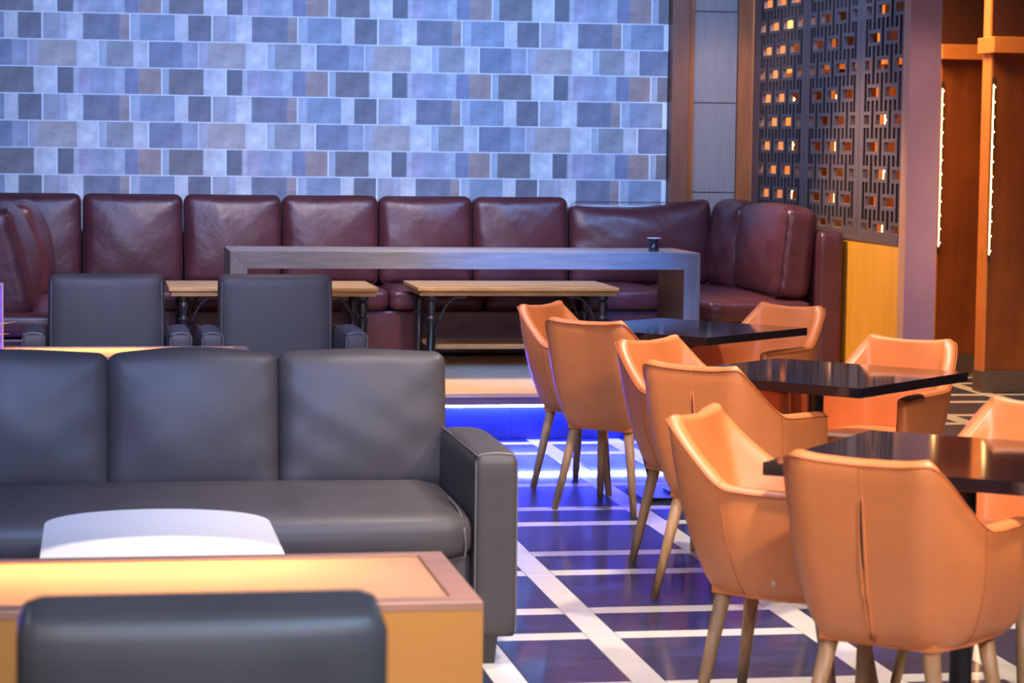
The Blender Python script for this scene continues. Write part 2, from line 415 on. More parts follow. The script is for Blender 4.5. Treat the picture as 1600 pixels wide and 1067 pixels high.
# platform with planks
PZ = .25; PY = 12.22
pl = one_box('floor_platform', 'riser_tile', -3, 4.29, PY+.05, YW, 0, PZ-.022); struct(pl, 'raised timber platform with a dark tiled riser and blue light strip')
one_box('fascia', 'nosing', -3, 4.29, PY, PY+.03, PZ-.062, PZ-.022, parent=pl)
y = PY-.012; i = 0
while y < YW-.02:
    one_box('plank', 'plank_wood', -3, 4.285, y+.0012, min(y+.142, YW)-.0012, PZ-.022, PZ, b=.0015, parent=pl); y += .142
for k in range(-5, 8):
    a = .35+k*.6
    if a+.6 < -3 or a > 4.2: continue
    one_box('riser_tile', 'riser_tile', max(a,-2.99)+.001, min(a+.6, 4.29)-.001, PY+.044, PY+.05, .002, PZ-.07, parent=pl)
one_box('light_strip', 'led_blue', -2.9, 4.28, PY+.006, PY+.022, PZ-.074, PZ-.063, parent=pl, label='glowing blue light strip under the platform edge')

# ------------------------------------------------------------------ corridor fins
def fin(x, yf, label):
    t = thing('corridor_fin', label, 'pillar', (x, yf, 0), 0, 'fin panels with light strips in the corridor')
    one_box('panel', 'red_panel', 0, 1.6, 0, .15, .14, 2.15, b=.004, parent=t)
    one_box('edge_board', 'fin_edge', -.012, 0, .0, .15, .14, 2.15, parent=t, label='bright orange edge board')
    one_box('upper_panel', 'dark_panel', 0, 1.6, .03, .15, 2.25, 3.0, parent=t)
    one_box('upper_edge', 'fin_edge', -.012, 0, .03, .15, 2.25, 3.0, parent=t)
    one_box('beam', 'beam_orange', -.05, 1.6, -.14, .15, 2.15, 2.25, b=.003, parent=t)
    one_box('skirting', 'skirting', -.022, 1.6, -.012, .15, 0, .14, b=.003, parent=t)
    m_ = MB(); m_.box(-.004, .014, -.014, -.002, .84, 2.0); c = m_.build('light_case', 'led_case', t)
    m_ = MB(); m_.box(-.001, .005, -.018, -.014, .88, 1.955); m_.build('light_tube', 'led_warm', c)
    m_ = MB(); m_.box(.005, .012, -.020, -.013, 0, .009); dm = m_.mesh('diode', 'led_bulb')
    for k in range(12): obj('diode', dm, c, (0, 0, .9+k*.094))
    return t
fin(5.585, 14.42, 'dark red fin panel at the far right with a vertical warm light strip')
fin(5.685, 15.62, 'dark red fin panel just right of the mauve column')
for i, yy in enumerate((16.8, 18.0, 19.2)):
    fin(5.68+.01*i, yy, ('lit orange fin glimpsed through the screen holes, nearest of three', 'lit orange fin glimpsed through the screen holes, middle of three', 'lit orange fin glimpsed through the screen holes, farthest of three')[i])

# ------------------------------------------------------------------ pierced metal screen
scr = thing('pierced_screen', 'brown metal screen pierced with squares and slots above the amber wall', 'screen', (4.30, 12.38, 1.02))
def lattice(yn, yf, m0, w):
    # one cut sheet from yn (near) to yf (far); the square module of width w is counted down from m0
    z0, z1, t = 1.02, 2.95, .025
    rowz = [2.466-.1522*k for k in range(-4, 10)]
    hs, hw, s2 = .026, .31*w, .021
    holes = []; slots = []
    nm = 3
    def addh(L, ya, yb, a, b):
        ya, yb = max(ya, yn+.012), min(yb, yf-.02); a, b = max(a, z0+.06), min(b, 2.9)
        if yb-ya > .02 and b-a > .03: L.append((ya, yb, a, b))
    for k, zc in enumerate(rowz):
        Brow = (k % 2 == 0)
        if zc+hs > 2.9 or zc-hs < z0+.05: continue
        for c in ([.5, 1.5, 2.5] if Brow else [0, 1, 2, 3]):
            yc = m0-c*w; a, b = yc-hw, yc+hw
            if c == 0: b = yc
            if c == 3: a = yc
            addh(holes, a, b, zc-hs, zc+hs)
    gap = .024
    for q in range(0, 13):
        yc = m0-q*w/4
        if q == 0: yc -= s2*1.0
        if q == 12: yc += s2*1.0
        for k in range(len(rowz)-1):
            zu, zl = rowz[k], rowz[k+1]; Bup = (k % 2 == 0)
            hi, lo = zu-hs-gap+.004, zl+hs+gap-.004
            if q % 4 == 0:          # between B squares: runs through B rows
                if Bup: hi = zu
                else: lo = zl
            elif q % 4 == 2:        # between A squares: runs through A rows
                if Bup: lo = zl
                else: hi = zu
            addh(slots, yc-s2, yc+s2, lo, hi)
    H = holes+slots
    Y_ = sorted(set([yn, yf] + [round(h[0],4) for h in H]+[round(h[1],4) for h in H]))
    Z_ = sorted(set([z0, z1] + [round(h[2],4) for h in H]+[round(h[3],4) for h in H]))
    ny, nz = len(Y_)-1, len(Z_)-1
    st = [[2]*nz for _ in range(ny)]       # 2 solid, 1 slot (closed behind), 0 open
    for L, val in ((slots, 1), (holes, 0)):
        for (a, b, c, d) in L:
            for i in range(ny):
                ym = (Y_[i]+Y_[i+1])/2
                if a < ym < b:
                    for j in range(nz):
                        zm = (Z_[j]+Z_[j+1])/2
                        if c < zm < d: st[i][j] = val
    vid = {}; vs = []; fs = []; mi = []
    def V(i, j, x):
        k = (i, j, x)
        if k not in vid: vid[k] = len(vs); vs.append((x, Y_[i]-12.38, Z_[j]-1.02))
        return vid[k]
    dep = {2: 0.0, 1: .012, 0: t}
    for i in range(ny):
        for j in range(nz):
            s_ = st[i][j]
            if s_ == 0: continue
            d0 = dep[s_]
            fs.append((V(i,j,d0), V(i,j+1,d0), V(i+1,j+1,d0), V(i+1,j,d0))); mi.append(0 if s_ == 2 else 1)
            fs.append((V(i,j,t), V(i+1,j,t), V(i+1,j+1,t), V(i,j+1,t))); mi.append(0)
            for di, dj, e in ((-1,0,((i,j),(i,j+1))), (1,0,((i+1,j+1),(i+1,j))), (0,-1,((i+1,j),(i,j))), (0,1,((i,j+1),(i+1,j+1)))):
                a, b = i+di, j+dj
                o_ = 0 if (a < 0 or b < 0 or a >= ny or b >= nz) else st[a][b]
                if o_ < s_:
                    (p, q_), (r_, u_) = e; d1 = dep[o_]
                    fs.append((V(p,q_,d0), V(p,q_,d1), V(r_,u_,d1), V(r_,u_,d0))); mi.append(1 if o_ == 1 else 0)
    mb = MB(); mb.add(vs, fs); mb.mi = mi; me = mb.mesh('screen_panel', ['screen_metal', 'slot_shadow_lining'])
    return obj('screen_panel', me, scr)
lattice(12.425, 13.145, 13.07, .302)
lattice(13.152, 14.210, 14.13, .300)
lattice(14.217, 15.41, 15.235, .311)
one_box('bottom_rail', 'screen_metal', -.008, .03, .045, 3.03, -.0, .022, parent=scr)

# ------------------------------------------------------------------ leather pieces
def cushion(name, m, parent, c, size, r=.045, bulge=(0,.03,0), tilt=0, n=10, fn=None, rz=0, label=None, pipe=None, wrinkle=0, seed=0):
    rnd = random.Random(seed)
    ph = [(rnd.uniform(0,6), rnd.uniform(3,9), rnd.uniform(3,9)) for _ in range(3)]
    def f(P, u, v, w):
        P = Vector(P)
        if wrinkle:
            P.y += wrinkle*math.sin(ph[0][1]*u+ph[0][2]*w+ph[0][0])*(1-w*w)*.6 + wrinkle*math.sin(9*w-5*u+ph[1][0])*abs(u)*.6
            P.z += wrinkle*math.sin(2.2*u+ph[2][0])*max(0,w)
        if fn: P = Vector(fn(P,u,v,w))
        return P
    mb = MB(); mb.rbox((0,0,0), size, r, n, bulge, f)
    o = mb.build(name, m, parent, c, label, sharp=False); o.rotation_euler = (tilt, 0, rz)
    if pipe:
        # seam around the front face
        hx, hy, hz = size[0]/2, size[1]/2, size[2]/2; q = r*.55; pts = []
        for k in range(4):
            cx = (hx-r)*(1,-1,-1,1)[k]; cz = (hz-r)*(1,1,-1,-1)[k]
            for a in range(5):
                an = PI/2*k + PI/2*a/4; pts.append((cx+math.cos(an)*(r-.006), -hy+q*.45, cz+math.sin(an)*(r-.006)))
        mp = MB(); mp.tube(pts, .0032, 6, closed=True); mp.build('piping', pipe, o)
    return o

# --- maroon banquette
bq = thing('banquette', 'long maroon leather banquette running under the patchwork tile wall', 'sofa', (0, 14.35, PZ))
def B(x, y, z): return (x, y-14.35, z-PZ)
ml = 'maroon_leather'
one_box('base', ml, .28, 3.46, 0.02, .62, .012, .275, b=.01, parent=bq)
m_ = MB(); m_.box(3.46, 4.10, 13.33-14.35, 1.02, .012, .275, b=.01); m_.build('base', ml, bq)
m_ = MB(); m_.box(-.98, .28, 12.35-14.35, 1.02, .012, .275, b=.01); m_.build('base', ml, bq)
m_ = MB(); m_.box(-1.1, 4.10, 15.12-14.35, 15.42-14.35, .012, .72, b=.03); m_.build('back_frame', ml, bq)
cushion('side_frame', ml, bq, B(4.20, 14.33, .66), (.15, 2.08, .81), .03, (0,0,0), label='dark maroon end frame standing by the amber wall')
cushion('side_frame', ml, bq, B(-1.03, 13.85, .60), (.15, 3.0, .70), .03, (0,0,0))
def folds(i):
    a = (.5, .8, .3, .9, .6, .4)[i]
    def f(P, u, v, w):
        P = Vector(P)
        if w > .05 and v < 0:
            d = (abs(u)-w-.02) if u > 0 else (abs(u)-w*a-.1)
            P.y -= .005*math.exp(-(d/.09)**2)*min(1, (w-.05)*3)*max(0, 1-w*w)**.5
        return P
    return f
edges = [-.68, -.075, .543, 1.150, 1.755, 2.350, 2.965]
for i in range(6):
    a, b = edges[i], edges[i+1]
    cushion('back_cushion', ml, bq, B((a+b)/2, 14.98, .925), (b-a-.006, .20, .56), .050, (0,.045,0), tilt=-.10, n=20, fn=folds(i), pipe='maroon_piping', wrinkle=.003, seed=i)
def slouch(P, u, v, w):
    P = Vector(P); P.z += .025*u*max(0, w) - .02*(1-u*u)*max(0,w); P.y -= .03*(1-w*w)*(1-abs(u)); return P
cushion('back_cushion', ml, bq, B(3.44, 14.99, .91), (.93, .20, .54), .055, (0,.05,0), tilt=-.10, n=14, fn=slouch, wrinkle=.011, seed=21, pipe='maroon_piping', label='wide creased corner back cushion')
for i in range(5):
    a, b = (.30, 1.15, 1.76, 2.345, 2.93)[i], (1.15, 1.76, 2.345, 2.93, 3.455)[i]
    cushion('seat_cushion', ml, bq, B((a+b)/2, 14.66, .592), (b-a-.004, .64, .135), .04, (0,.012,.022), n=10, seed=40+i, wrinkle=.003)
# right return
def crease(P, u, v, w):
    P = Vector(P); P.z += .022*math.sin(PI*(u*.5+.5))*max(0,w); e = abs(u)**8; P.x += .006*math.sin(17*w+7*v)*e*(1-w*w); return P
def plain(P, u, v, w):
    P = Vector(P); P.z += .02*math.sin(PI*(u*.5+.5))*max(0,w); P.y -= .02*(1-u*u)*(1-w*w); return P
cushion('back_cushion', ml, bq, B(4.015, 13.86, .925), (1.0, .20, .53), .06, (0,.05,0), tilt=-.10, rz=-PI/2, n=16, fn=crease, wrinkle=.005, seed=5, pipe='maroon_piping', label='plump creased cushion at the near end of the right arm')
cushion('back_cushion', ml, bq, B(4.00, 14.66, .915), (.62, .20, .54), .06, (0,.05,0), tilt=-.10, rz=-PI/2, n=16, fn=crease, wrinkle=.010, seed=6, label='wrinkled cushion tucked into the right corner')
cushion('seat_cushion', ml, bq, B(3.78, 14.14, .592), (.64, 1.66, .135), .04, (0,.012,.02), n=10, wrinkle=.003, seed=60)
# left return
cushion('back_cushion', ml, bq, B(-.46, 12.93, .90), (1.05, .20, .56), .06, (0,.05,0), tilt=-.24, rz=PI/2, n=16, fn=plain, wrinkle=.004, seed=8, pipe='maroon_piping', label='slumped cushion at the near end of the left arm')
cushion('back_cushion', ml, bq, B(-.40, 13.98, .90), (.92, .20, .54), .06, (0,.05,0), tilt=-.20, rz=PI/2, n=16, fn=plain, wrinkle=.005, seed=9, label='slumped cushion second from the near end of the left arm')
cushion('seat_cushion', ml, bq, B(-.34, 13.55, .592), (1.24, 2.42, .135), .04, (0,.012,.02), n=10, wrinkle=.003, seed=61)

# --- grey three-seat sofa
gl = 'grey_leather'
def foot(mb, x, y, h=.10):
    mb.add([(x-.022,y-.022,0),(x+.022,y-.022,0),(x+.022,y+.022,0),(x-.022,y+.022,0),(x-.032,y-.03,h),(x+.032,y-.03,h),(x+.032,y+.03,h),(x-.032,y+.03,h)],
           [(3,2,1,0),(4,5,6,7),(0,1,5,4),(1,2,6,5),(2,3,7,6),(3,0,4,7)])
def arm(parent, x, y0, y1, z0, z1, w, side):
    L_ = y1-y0
    def f(P, u, v, w_):
        P = Vector(P)
        if v > 0: P.z -= .05*v*v*max(0, w_)
        P.x += side*.008*(1-v*v)*(1-w_*w_)
        return P
    mb = MB(); mb.rbox((x, (y0+y1)/2, (z0+z1)/2), (w, L_, z1-z0), .022, 12, (.012,.0,.010), f)
    o = mb.build('arm', gl, parent, sharp=False)
    h = (z1-z0)/2; q = .016; pts = []
    for (px, pz) in ((-w/2+.004, -h+.02), (-w/2+.004, h-.022), (-w/2+.012, h-.007), (-w/2+.026, h-.002), (0, h+.002), (w/2-.026, h-.002), (w/2-.012, h-.007), (w/2-.004, h-.022), (w/2-.004, -h+.02)):
        pts.append((x+px, y0+.009, (z0+z1)/2+pz))
    mp = MB(); mp.tube(pts, .0028, 6)
    for sx in (-1,):
        mp.tube([(x+sx*(w/2-.007), y0+.012+(L_*.8)*k/8, z1-.006-.0*k) for k in range(9)], .0022, 6)
    mp.build('piping', 'grey_piping', o)
    return o
sf = thing('three_seat_sofa', 'large grey leather three-seat sofa facing the glowing low table', 'sofa', (.305, 6.93, 0))
def F(x, y, z): return (x-.305, y-6.93, z)
arm(sf, 1.175-.305, 0, .96, .075, .632, .132, 1)
arm(sf, -.565-.305, 0, .96, .075, .632, .132, -1)
m_ = MB(); m_.box(-.805, .805, .05, .95, .10, .33, b=.02); m_.build('base', gl, sf)
m_ = MB(); m_.rbox((0, .99, .46), (1.60, .14, .72), .05, 10, (0,0,0)); m_.build('back_frame', gl, sf, sharp=False)
def seatfn(P, u, v, w):
    P = Vector(P); 
    if v < 0: P.z -= .012*(-v)**3*(w > 0)
    return P
m_ = MB(); m_.rbox((0, .37, .385), (1.612, .74, .15), .055, 14, (0,.012,.018), seatfn); sc = m_.build('seat_cushion', gl, sf, sharp=False)
mp = MB(); pts = [(.795+.008*math.sin(0), .012+.02*math.cos(a), .385+.0) for a in (0,)]
mp.tube([(.770, .30, .458), (.770, .12, .455), (.772, .05, .440), (.776, .012, .405), (.778, .004, .36), (.778, .012, .325)], .0028, 6); mp.build('piping', 'grey_piping', sc)
def topwave(P, u, v, w):
    P = Vector(P); P.z += .008*math.cos(2.6*u)*max(0, w)
    if w > .1 and v < 0:
        d = abs(u)-w-.03; P.y -= .0035*math.exp(-(d/.10)**2)*min(1, (w-.1)*3)*max(0, 1-w*w)**.5
    return P
for i, cx in enumerate((-.228, .312, .858)):
    cushion('back_cushion', gl, sf, F(cx, 7.76, .635), (.548, .20, .46), .042, (0,.05,0), tilt=-.16, n=24, fn=topwave, wrinkle=.004, seed=70+i)
for (x, y) in ((.848, .035), (-.848, .035), (.848, .90), (-.848, .90)):
    m_ = MB(); foot(m_, x, y); m_.build('foot', 'dark_foot', sf)

# --- grey armchairs
def armchair(x, y, label, arms=True):
    t = thing('armchair', label, 'armchair', (x, y, 0), 0, 'grey leather armchairs behind the far low table' if arms else None)
    m_ = MB(); m_.box(-.28, .28, .04, .76, .10, .31, b=.02); m_.build('base', gl, t)
    m_ = MB(); m_.rbox((0, .31, .375), (.568, .58, .15), .05, 10, (0,.01,.02)); m_.build('seat_cushion', gl, t, sharp=False)
    if arms:
        arm(t, .344, 0, .74, .10, .632, .108, 1); arm(t, -.344, 0, .74, .10, .632, .108, -1)
    def bf(P, u, v, w):
        P = Vector(P); P.x *= 1-.012*w; return P
    bk = cushion('backrest', gl, t, (0, .665, .60), (.575, .16, .55), .032, (0,.020,0), tilt=-.10, n=12, fn=bf)
    for sx in (-1, 1):
        mp = MB(); mp.tube([(sx*.273, -.073, -.24), (sx*.272, -.078, 0), (sx*.269, -.077, .22), (sx*.267, -.069, .25), (sx*.267, -.045, .266), (sx*.267, .065, .268)], .0025, 6)
        mp.build('piping', 'grey_piping', bk)
    for (fx, fy) in ((.24, .05), (-.24, .05), (.24, .7), (-.24, .7)):
        m_ = MB(); foot(m_, fx, fy); m_.build('foot', 'dark_foot', t)
    return t
armchair(.060, 11.40, 'grey leather armchair behind the far low table, left of two')
armchair(.898, 11.395, 'grey leather armchair behind the far low table, right of two')
fc = armchair(.158, 4.22, 'blurred grey armless lounge chair seen from behind in the foreground', arms=False)
fc.rotation_euler = (0, 0, PI); fc.scale = (.95, 1, .99)

# ------------------------------------------------------------------ box coffee tables
def coffee_table(xr, yf, label):
    w, d, h = 1.30, .628, .575; x0 = xr-w
    t = thing('coffee_table', label, 'table', (x0, yf, 0), 0, 'orange box tables with lit glass tops')
    lam = 'table_laminate'
    one_box('side_panel', lam, 0, w, 0, .02, 0, h-.02, parent=t, label='orange front board')
    one_box('side_panel', lam, 0, w, d-.02, d, 0, h-.02, parent=t)
    one_box('side_panel', lam, 0, .02, .02, d-.02, 0, h-.02, parent=t); one_box('side_panel', lam, w-.02, w, .02, d-.02, 0, h-.02, parent=t)
    one_box('inner_shelf', 'white_lacquer', .02, w-.02, .02, d-.02, h-.16, h-.15, parent=t)
    fw = .062
    m_ = MB()
    for (a,b,c,e) in ((0,w,0,fw),(0,w,d-fw*.6,d),(0,fw,fw,d-fw*.6),(w-fw,w,fw,d-fw*.6)): m_.box(a,b,c,e,h-.02,h,b=.0025)
    m_.build('top_frame', 'table_frame', t)
    one_box('glass_top', 'frosted_glass', fw, w-fw, fw, d-fw*.6, h-.012, h-.006, parent=t, label='frosted glass insert above an added light tube')
    one_box('light_tube', 'tube_warm', .12, w-.30, d-.14, d-.12, h-.12, h-.10, parent=t)  # tube added under the glass to make the top glow
    return t
coffee_table(.816, 4.97, 'orange box table with glowing glass top in front of the grey sofa')
coffee_table(.709, 10.72, 'orange box table with glowing glass top behind the grey sofa')

# white round-ended side table
wt = thing('side_table', 'small white side table with a rounded far end between sofa and box table', 'table', (.17, 6.03, 0))
poly = [(-.306, 0), (.306, 0), (.306, .52)]
for k in range(1, 24):
    a = PI*k/24; poly.append((.306*math.cos(a), .52+.26*math.sin(a)**.9))
poly += [(-.306, .52)]
m_ = MB(); m_.prism(poly, .475, .50); m_.build('tabletop', 'white_lacquer', wt)
m_ = MB(); m_.lathe([(.035,.02),(.03,.05),(.028,.4),(.05,.475)], 20, (0,.38,0)); m_.build('pedestal', 'white_lacquer', wt)
m_ = MB(); m_.lathe([(.19,0),(.19,.012),(.04,.022)], 32, (0,.38,0)); m_.build('foot_plate', 'white_lacquer', wt)

# ------------------------------------------------------------------ communal table
ct = thing('communal_table', 'long walnut table with mitred waterfall legs in front of the banquette', 'table', (.715, 12.83, PZ))
Lx, Dy, Hh, T = 2.585, .62, .705, .091
m_ = MB()
m_.add([(0,0,Hh),(Lx,0,Hh),(Lx-T,0,Hh-T),(T,0,Hh-T),(0,Dy,Hh),(Lx,Dy,Hh),(Lx-T,Dy,Hh-T),(T,Dy,Hh-T)],
       [(0,3,2,1),(4,5,6,7),(0,1,5,4),(3,7,6,2),(0,4,7,3),(1,2,6,5)])
m_.build('tabletop', 'walnut', ct)
for (a, b, c, nm) in ((0, T, 1, 'l'), (Lx, Lx-T, -1, 'r')):
    g_ = .0012*c
    m_ = MB(); vs = [(a,0,0),(b,0,0),(b,0,Hh-T-.001),(a,0,Hh-.0012),(a,Dy,0),(b,Dy,0),(b,Dy,Hh-T-.001),(a,Dy,Hh-.0012)]
    fs = [(0,1,2,3),(7,6,5,4),(0,3,7,4),(1,5,6,2),(3,2,6,7),(0,4,5,1)]
    if c < 0: fs = [f[::-1] for f in fs]
    m_.add(vs, fs); m_.mi = [0,0,0,1,0,0]
    m_.build('leg', ['walnut_upright', 'walnut_dark'], ct)

# cup
cup = thing('tumbler', 'small black tumbler near the right end of the long walnut table', 'cup', (3.085, 13.04, .955))
m_ = MB(); m_.lathe([(.026,0),(.030,.002),(.030,.022),(.033,.024),(.031,.027),(.035,.055),(.041,.058),(.041,.073),(.038,.0735),(.034,.05),(.028,.008),(0.0005,.006)], 28); m_.build('body', 'cup_glaze', cup)
m_ = MB(); m_.lathe([(.0385,.0735),(.0412,.0735),(.0412,.0755),(.0385,.0755)], 28); m_.build('rim', 'white_lacquer', cup, label='pale rim')  # thin pale ring at the lip

# ------------------------------------------------------------------ iron-legged tables
def iron_table(x0, x1, y0, label, shelf=False):
    t = thing('iron_leg_table', label, 'table', (x0, y0, PZ), 0, 'wood tables with black iron legs')
    w, d, h = x1-x0, .68, .465
    m_ = MB(); m_.box(0, w, 0, d, h-.022, h, b=.004); m_.build('tabletop', 'oak', t)
    m_ = MB(); m_.box(.014, w-.014, .014, d-.014, h-.050, h-.0275, b=.003); m_.box(.022, w-.022, .022, d-.022, h-.0275, h-.022); m_.build('apron_board', 'oak', t)
    for sx in (0, 1):
        for sy in (0, 1):
            lx = .085 if sx == 0 else w-.085; ly = .06 if sy == 0 else d-.10
            m_ = MB()
            m_.lathe([(.034,0),(.034,.012),(.026,.02),(.026,.270),(.032,.273),(.033,.283),(.026,.287),(.020,.300),(.025,.330),(.030,.355),(.026,.380),(.020,.385),(.032,.395),(.034,.416)], 20, (lx,ly,0))
            lg = m_.build('leg', 'iron', t)
            sg = 1 if sx == 0 else -1
            pts = []
            for k in range(13):
                u = k/12; an = PI/2*u
                pts.append((lx+sg*(.026+.13*u**1.3), ly, .185+.219*math.sin(an)**1.0))
            pts.append((lx+sg*.20, ly, .405))
            m_ = MB(); m_.tube(pts, .0075, 8)
            m_.build('bracket', 'iron', lg)
    if shelf:
        m_ = MB(); m_.box(.10, w-.10, .09, d-.14, .100, .124, b=.003); m_.build('shelf', 'oak', t)
    return t
iron_table(.412, 1.60, 13.56, 'wood-topped table with black iron legs, behind the grey armchairs')
iron_table(1.835, 3.02, 13.62, 'wood-topped table with black iron legs, left of the walnut table leg', shelf=True)

# ------------------------------------------------------------------ orange tub chairs
def catmull(P, n):
    out = []; m_ = len(P)
    for i in range(m_-1):
        p0 = P[max(i-1,0)]; p1 = P[i]; p2 = P[i+1]; p3 = P[min(i+2,m_-1)]
        for k in range(n):
            t = k/n
            out.append(tuple(.5*((2*p1[j])+(-p0[j]+p2[j])*t+(2*p0[j]-5*p1[j]+4*p2[j]-p3[j])*t*t+(-p0[j]+3*p1[j]-3*p2[j]+p3[j])*t**3) for j in range(len(p1))))
    out.append(tuple(P[-1])); return out
HALF = [ # top x, y, z, bottom x, y
 (0,-.283,.815, 0,-.180), (.10,-.292,.819, .08,-.180), (.150,-.297,.825, .120,-.176), (.186,-.284,.823, .148,-.160), (.209,-.248,.786, .164,-.134),
 (.232,-.185,.722, .180,-.10), (.254,-.118,.668, .190,-.06), (.260,-.06,.655, .196,-.01), (.258,.07,.650, .206,.09), (.252,.165,.646, .212,.165), (.246,.200,.640, .210,.190)]
def make_shell():
    R = catmull(HALF, 4); full = [(-a[0], a[1], a[2], -a[3], a[4]) for a in R[::-1]][:-1] + R
    n = len(full); ZB = .355
    rows = []; rimpts = []
    for i, (tx, ty, tz, bx, by) in enumerate(full):
        a = full[max(i-1,0)]; b = full[min(i+1,n-1)]
        tt = Vector((b[0]-a[0], b[1]-a[1])); tb = Vector((b[3]-a[3], b[4]-a[4]))
        nt_ = Vector((tt.y, -tt.x)).normalized(); nb_ = Vector((tb.y, -tb.x)).normalized()   # outward
        loop = []
        th = .046
        NO = 9
        for k in range(NO+1):
            t = k/NO; P = Vector((bx, by)).lerp(Vector((tx, ty)), t); nn = nb_.lerp(nt_, t).normalized()
            bul = .022*math.sin(PI*t**.85)
            P = P + nn*bul; z = ZB+(tz-.014-ZB)*t
            if k == 0: loop.append((P.x-nn.x*.022, P.y-nn.y*.022, z-.004)); P = P - nn*.004; z += .006
            loop.append((P.x, P.y, z))
        # rim
        for a_ in (30, 70, 110, 150):
            an = math.radians(a_); off = -th/2 + th/2*math.cos(an); P = Vector((tx, ty)) + nt_*off
            loop.append((P.x, P.y, tz-.014+.016*math.sin(an)))
        NI = 7
        for k in range(NI, -1, -1):
            t = k/NI; P = Vector((bx, by)).lerp(Vector((tx, ty)), t); nn = nb_.lerp(nt_, t).normalized()
            P = P - nn*(th - .012*math.sin(PI*t)); loop.append((P.x, P.y, ZB+.03+(tz-.014-ZB-.03)*t))
        rows.append(loop); P = Vector((tx, ty)) + nt_*.0035; rimpts.append((P.x, P.y, tz-.012))
    m_ = len(rows[0])
    for _ in range(10):            # soften the inner upholstery along the wrap
        old = [list(r_) for r_ in rows]
        for i in range(1, n-1):
            for k in range(m_-8, m_-0):
                a, b, c = old[i-1][k], old[i][k], old[i+1][k]
                rows[i][k] = tuple(.25*a[q]+.5*b[q]+.25*c[q] for q in range(3))
    vs = [p for r_ in rows for p in r_]; fs = []
    for i in range(n-1):
        for k in range(m_):
            fs.append((i*m_+k, i*m_+(k+1)%m_, (i+1)*m_+(k+1)%m_, (i+1)*m_+k))
    mb = MB(); mb.add(vs, [f[::-1] for f in fs], True)
    # rounded arm fronts: cap with an inset, pushed forward
    for (ri, sgn) in ((0, 1), (n-1, -1)):
        base = rows[ri]; c = sum((Vector(p) for p in base), Vector())/m_
        prev = [ri*m_+k for k in range(m_)]
        for (sc_, push) in ((.80, .009), (.45, .014), (.1, .0155)):
            new = []
            # scale towards the centre line (through thickness and at the ends)
            mid = {}
            for k in range(m_):
                p = Vector(base[k]); kk = k if k <= 10 else None
                
                # centre of thickness at that height
                t = (p.z-ZB)/(base[10][2]-ZB); t = max(0, min(1, t))
                o_ = Vector(base[1+min(9, int(round(t*9)))]); i_ = Vector(base[m_-1-min(7, int(round(t*7)))])
                cc = (o_+i_)/2; cc.z = c.z+(p.z-c.z)*.94
                q = cc.lerp(p, sc_); q.y += push
                new.append(q)
            o0 = len(mb.v); mb.v += [tuple(q) for q in new]; idn = [o0+k for k in range(m_)]
            for k in range(m_):
                f = [prev[k], prev[(k+1)%m_], idn[(k+1)%m_], idn[k]]
                mb.f.append(f if sgn > 0 else f[::-1]); mb.sm.append(True); mb.mi.append(0)
            prev = idn
        mb.f.append(prev if sgn > 0 else prev[::-1]); mb.sm.append(True); mb.mi.append(0)
    return mb, rimpts, rows
shell_mb, rimpts, rows_ = make_shell()
shell_me = shell_mb.mesh('shell', 'orange_leather')
def leg_mesh(x, y, tx, ty):
    mb = MB(); mb.tube([(tx,ty,.372),(x,y,.004)], .02, 14, radii=[.0225,.0135]); 
    mb.tube([(x,y,.004),(x,y,0)], .011, 10); return mb.mesh('leg', 'leg_wood')
def tub_chair(x, y, deg, label, pleat):
    t = thing('tub_chair', label, 'chair', (x, y, 0), math.radians(deg), 'orange tub chairs around the black tables')
    sh = obj('shell', shell_me, t)
    sh_p = obj('piping', PIPE, sh)
    if pleat: obj('pleat', PLEAT, sh)
    obj('seat_cushion', SEAT, t); obj('underframe', UNDER, t)
    for lm_ in LEGS: obj('leg', lm_, t)
    return t
mb = MB(); mb.tube(rimpts, .0026, 6)
for s_ in (0, 1):   # side seams from the arm kink down
    idx = 6*4 if s_ else 6*4
    i = (len(rows_)-1)//2 + (24 if s_ else -24)
    mb.tube([Vector(p)+Vector((.0012*(1 if s_ else -1),0,0)) for p in rows_[i][1:13]], .0011, 5)
PIPE = mb.mesh('piping', 'orange_thread')
mc = (len(rows_)-1)//2
mb = MB(); R_ = rows_[mc]
seam = [Vector(p)+Vector((0,-.001,0)) for p in R_[1:12]]
mb.tube(seam, .0016, 5)
for sx in (-1, 1):
    pts = []; rad = []
    for k in range(13):
        t = k/12; z = .37+(.735-.37)*t; f = (z-.355)/(.80-.355)*9; a = min(8, int(f)); q = Vector(R_[a+1]).lerp(Vector(R_[a+2]), f-a)
        pts.append((sx*(.0045+.002*math.sin(PI*t)), q.y-.001, z)); rad.append(.0010+.0040*math.sin(PI*min(1, .12+.88*t))**.6 if t < 1 else .001)
    mb.tube(pts, .004, 8, radii=rad)
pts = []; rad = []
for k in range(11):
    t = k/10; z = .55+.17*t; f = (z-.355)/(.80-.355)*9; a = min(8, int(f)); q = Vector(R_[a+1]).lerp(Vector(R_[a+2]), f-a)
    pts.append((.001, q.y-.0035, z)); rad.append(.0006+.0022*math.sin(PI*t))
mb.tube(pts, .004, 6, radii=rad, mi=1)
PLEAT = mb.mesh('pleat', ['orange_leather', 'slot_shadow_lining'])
mb = MB(); mb.rbox((0, .02, .425), (.355, .37, .115), .035, 10, (0,0,.018)); SEAT = mb.mesh('seat_cushion', 'orange_leather')
mb = MB(); mb.prism([(-.15,-.165),(.15,-.165),(.19,-.03),(.20,.17),(-.20,.17),(-.19,-.03)], .352, .372); UNDER = mb.mesh('underframe', 'orange_leather')
LEGS = [leg_mesh(-.193,-.19,-.128,-.135), leg_mesh(.193,-.19,.128,-.135), leg_mesh(-.205,.205,-.155,.135), leg_mesh(.205,.205,.155,.135)]
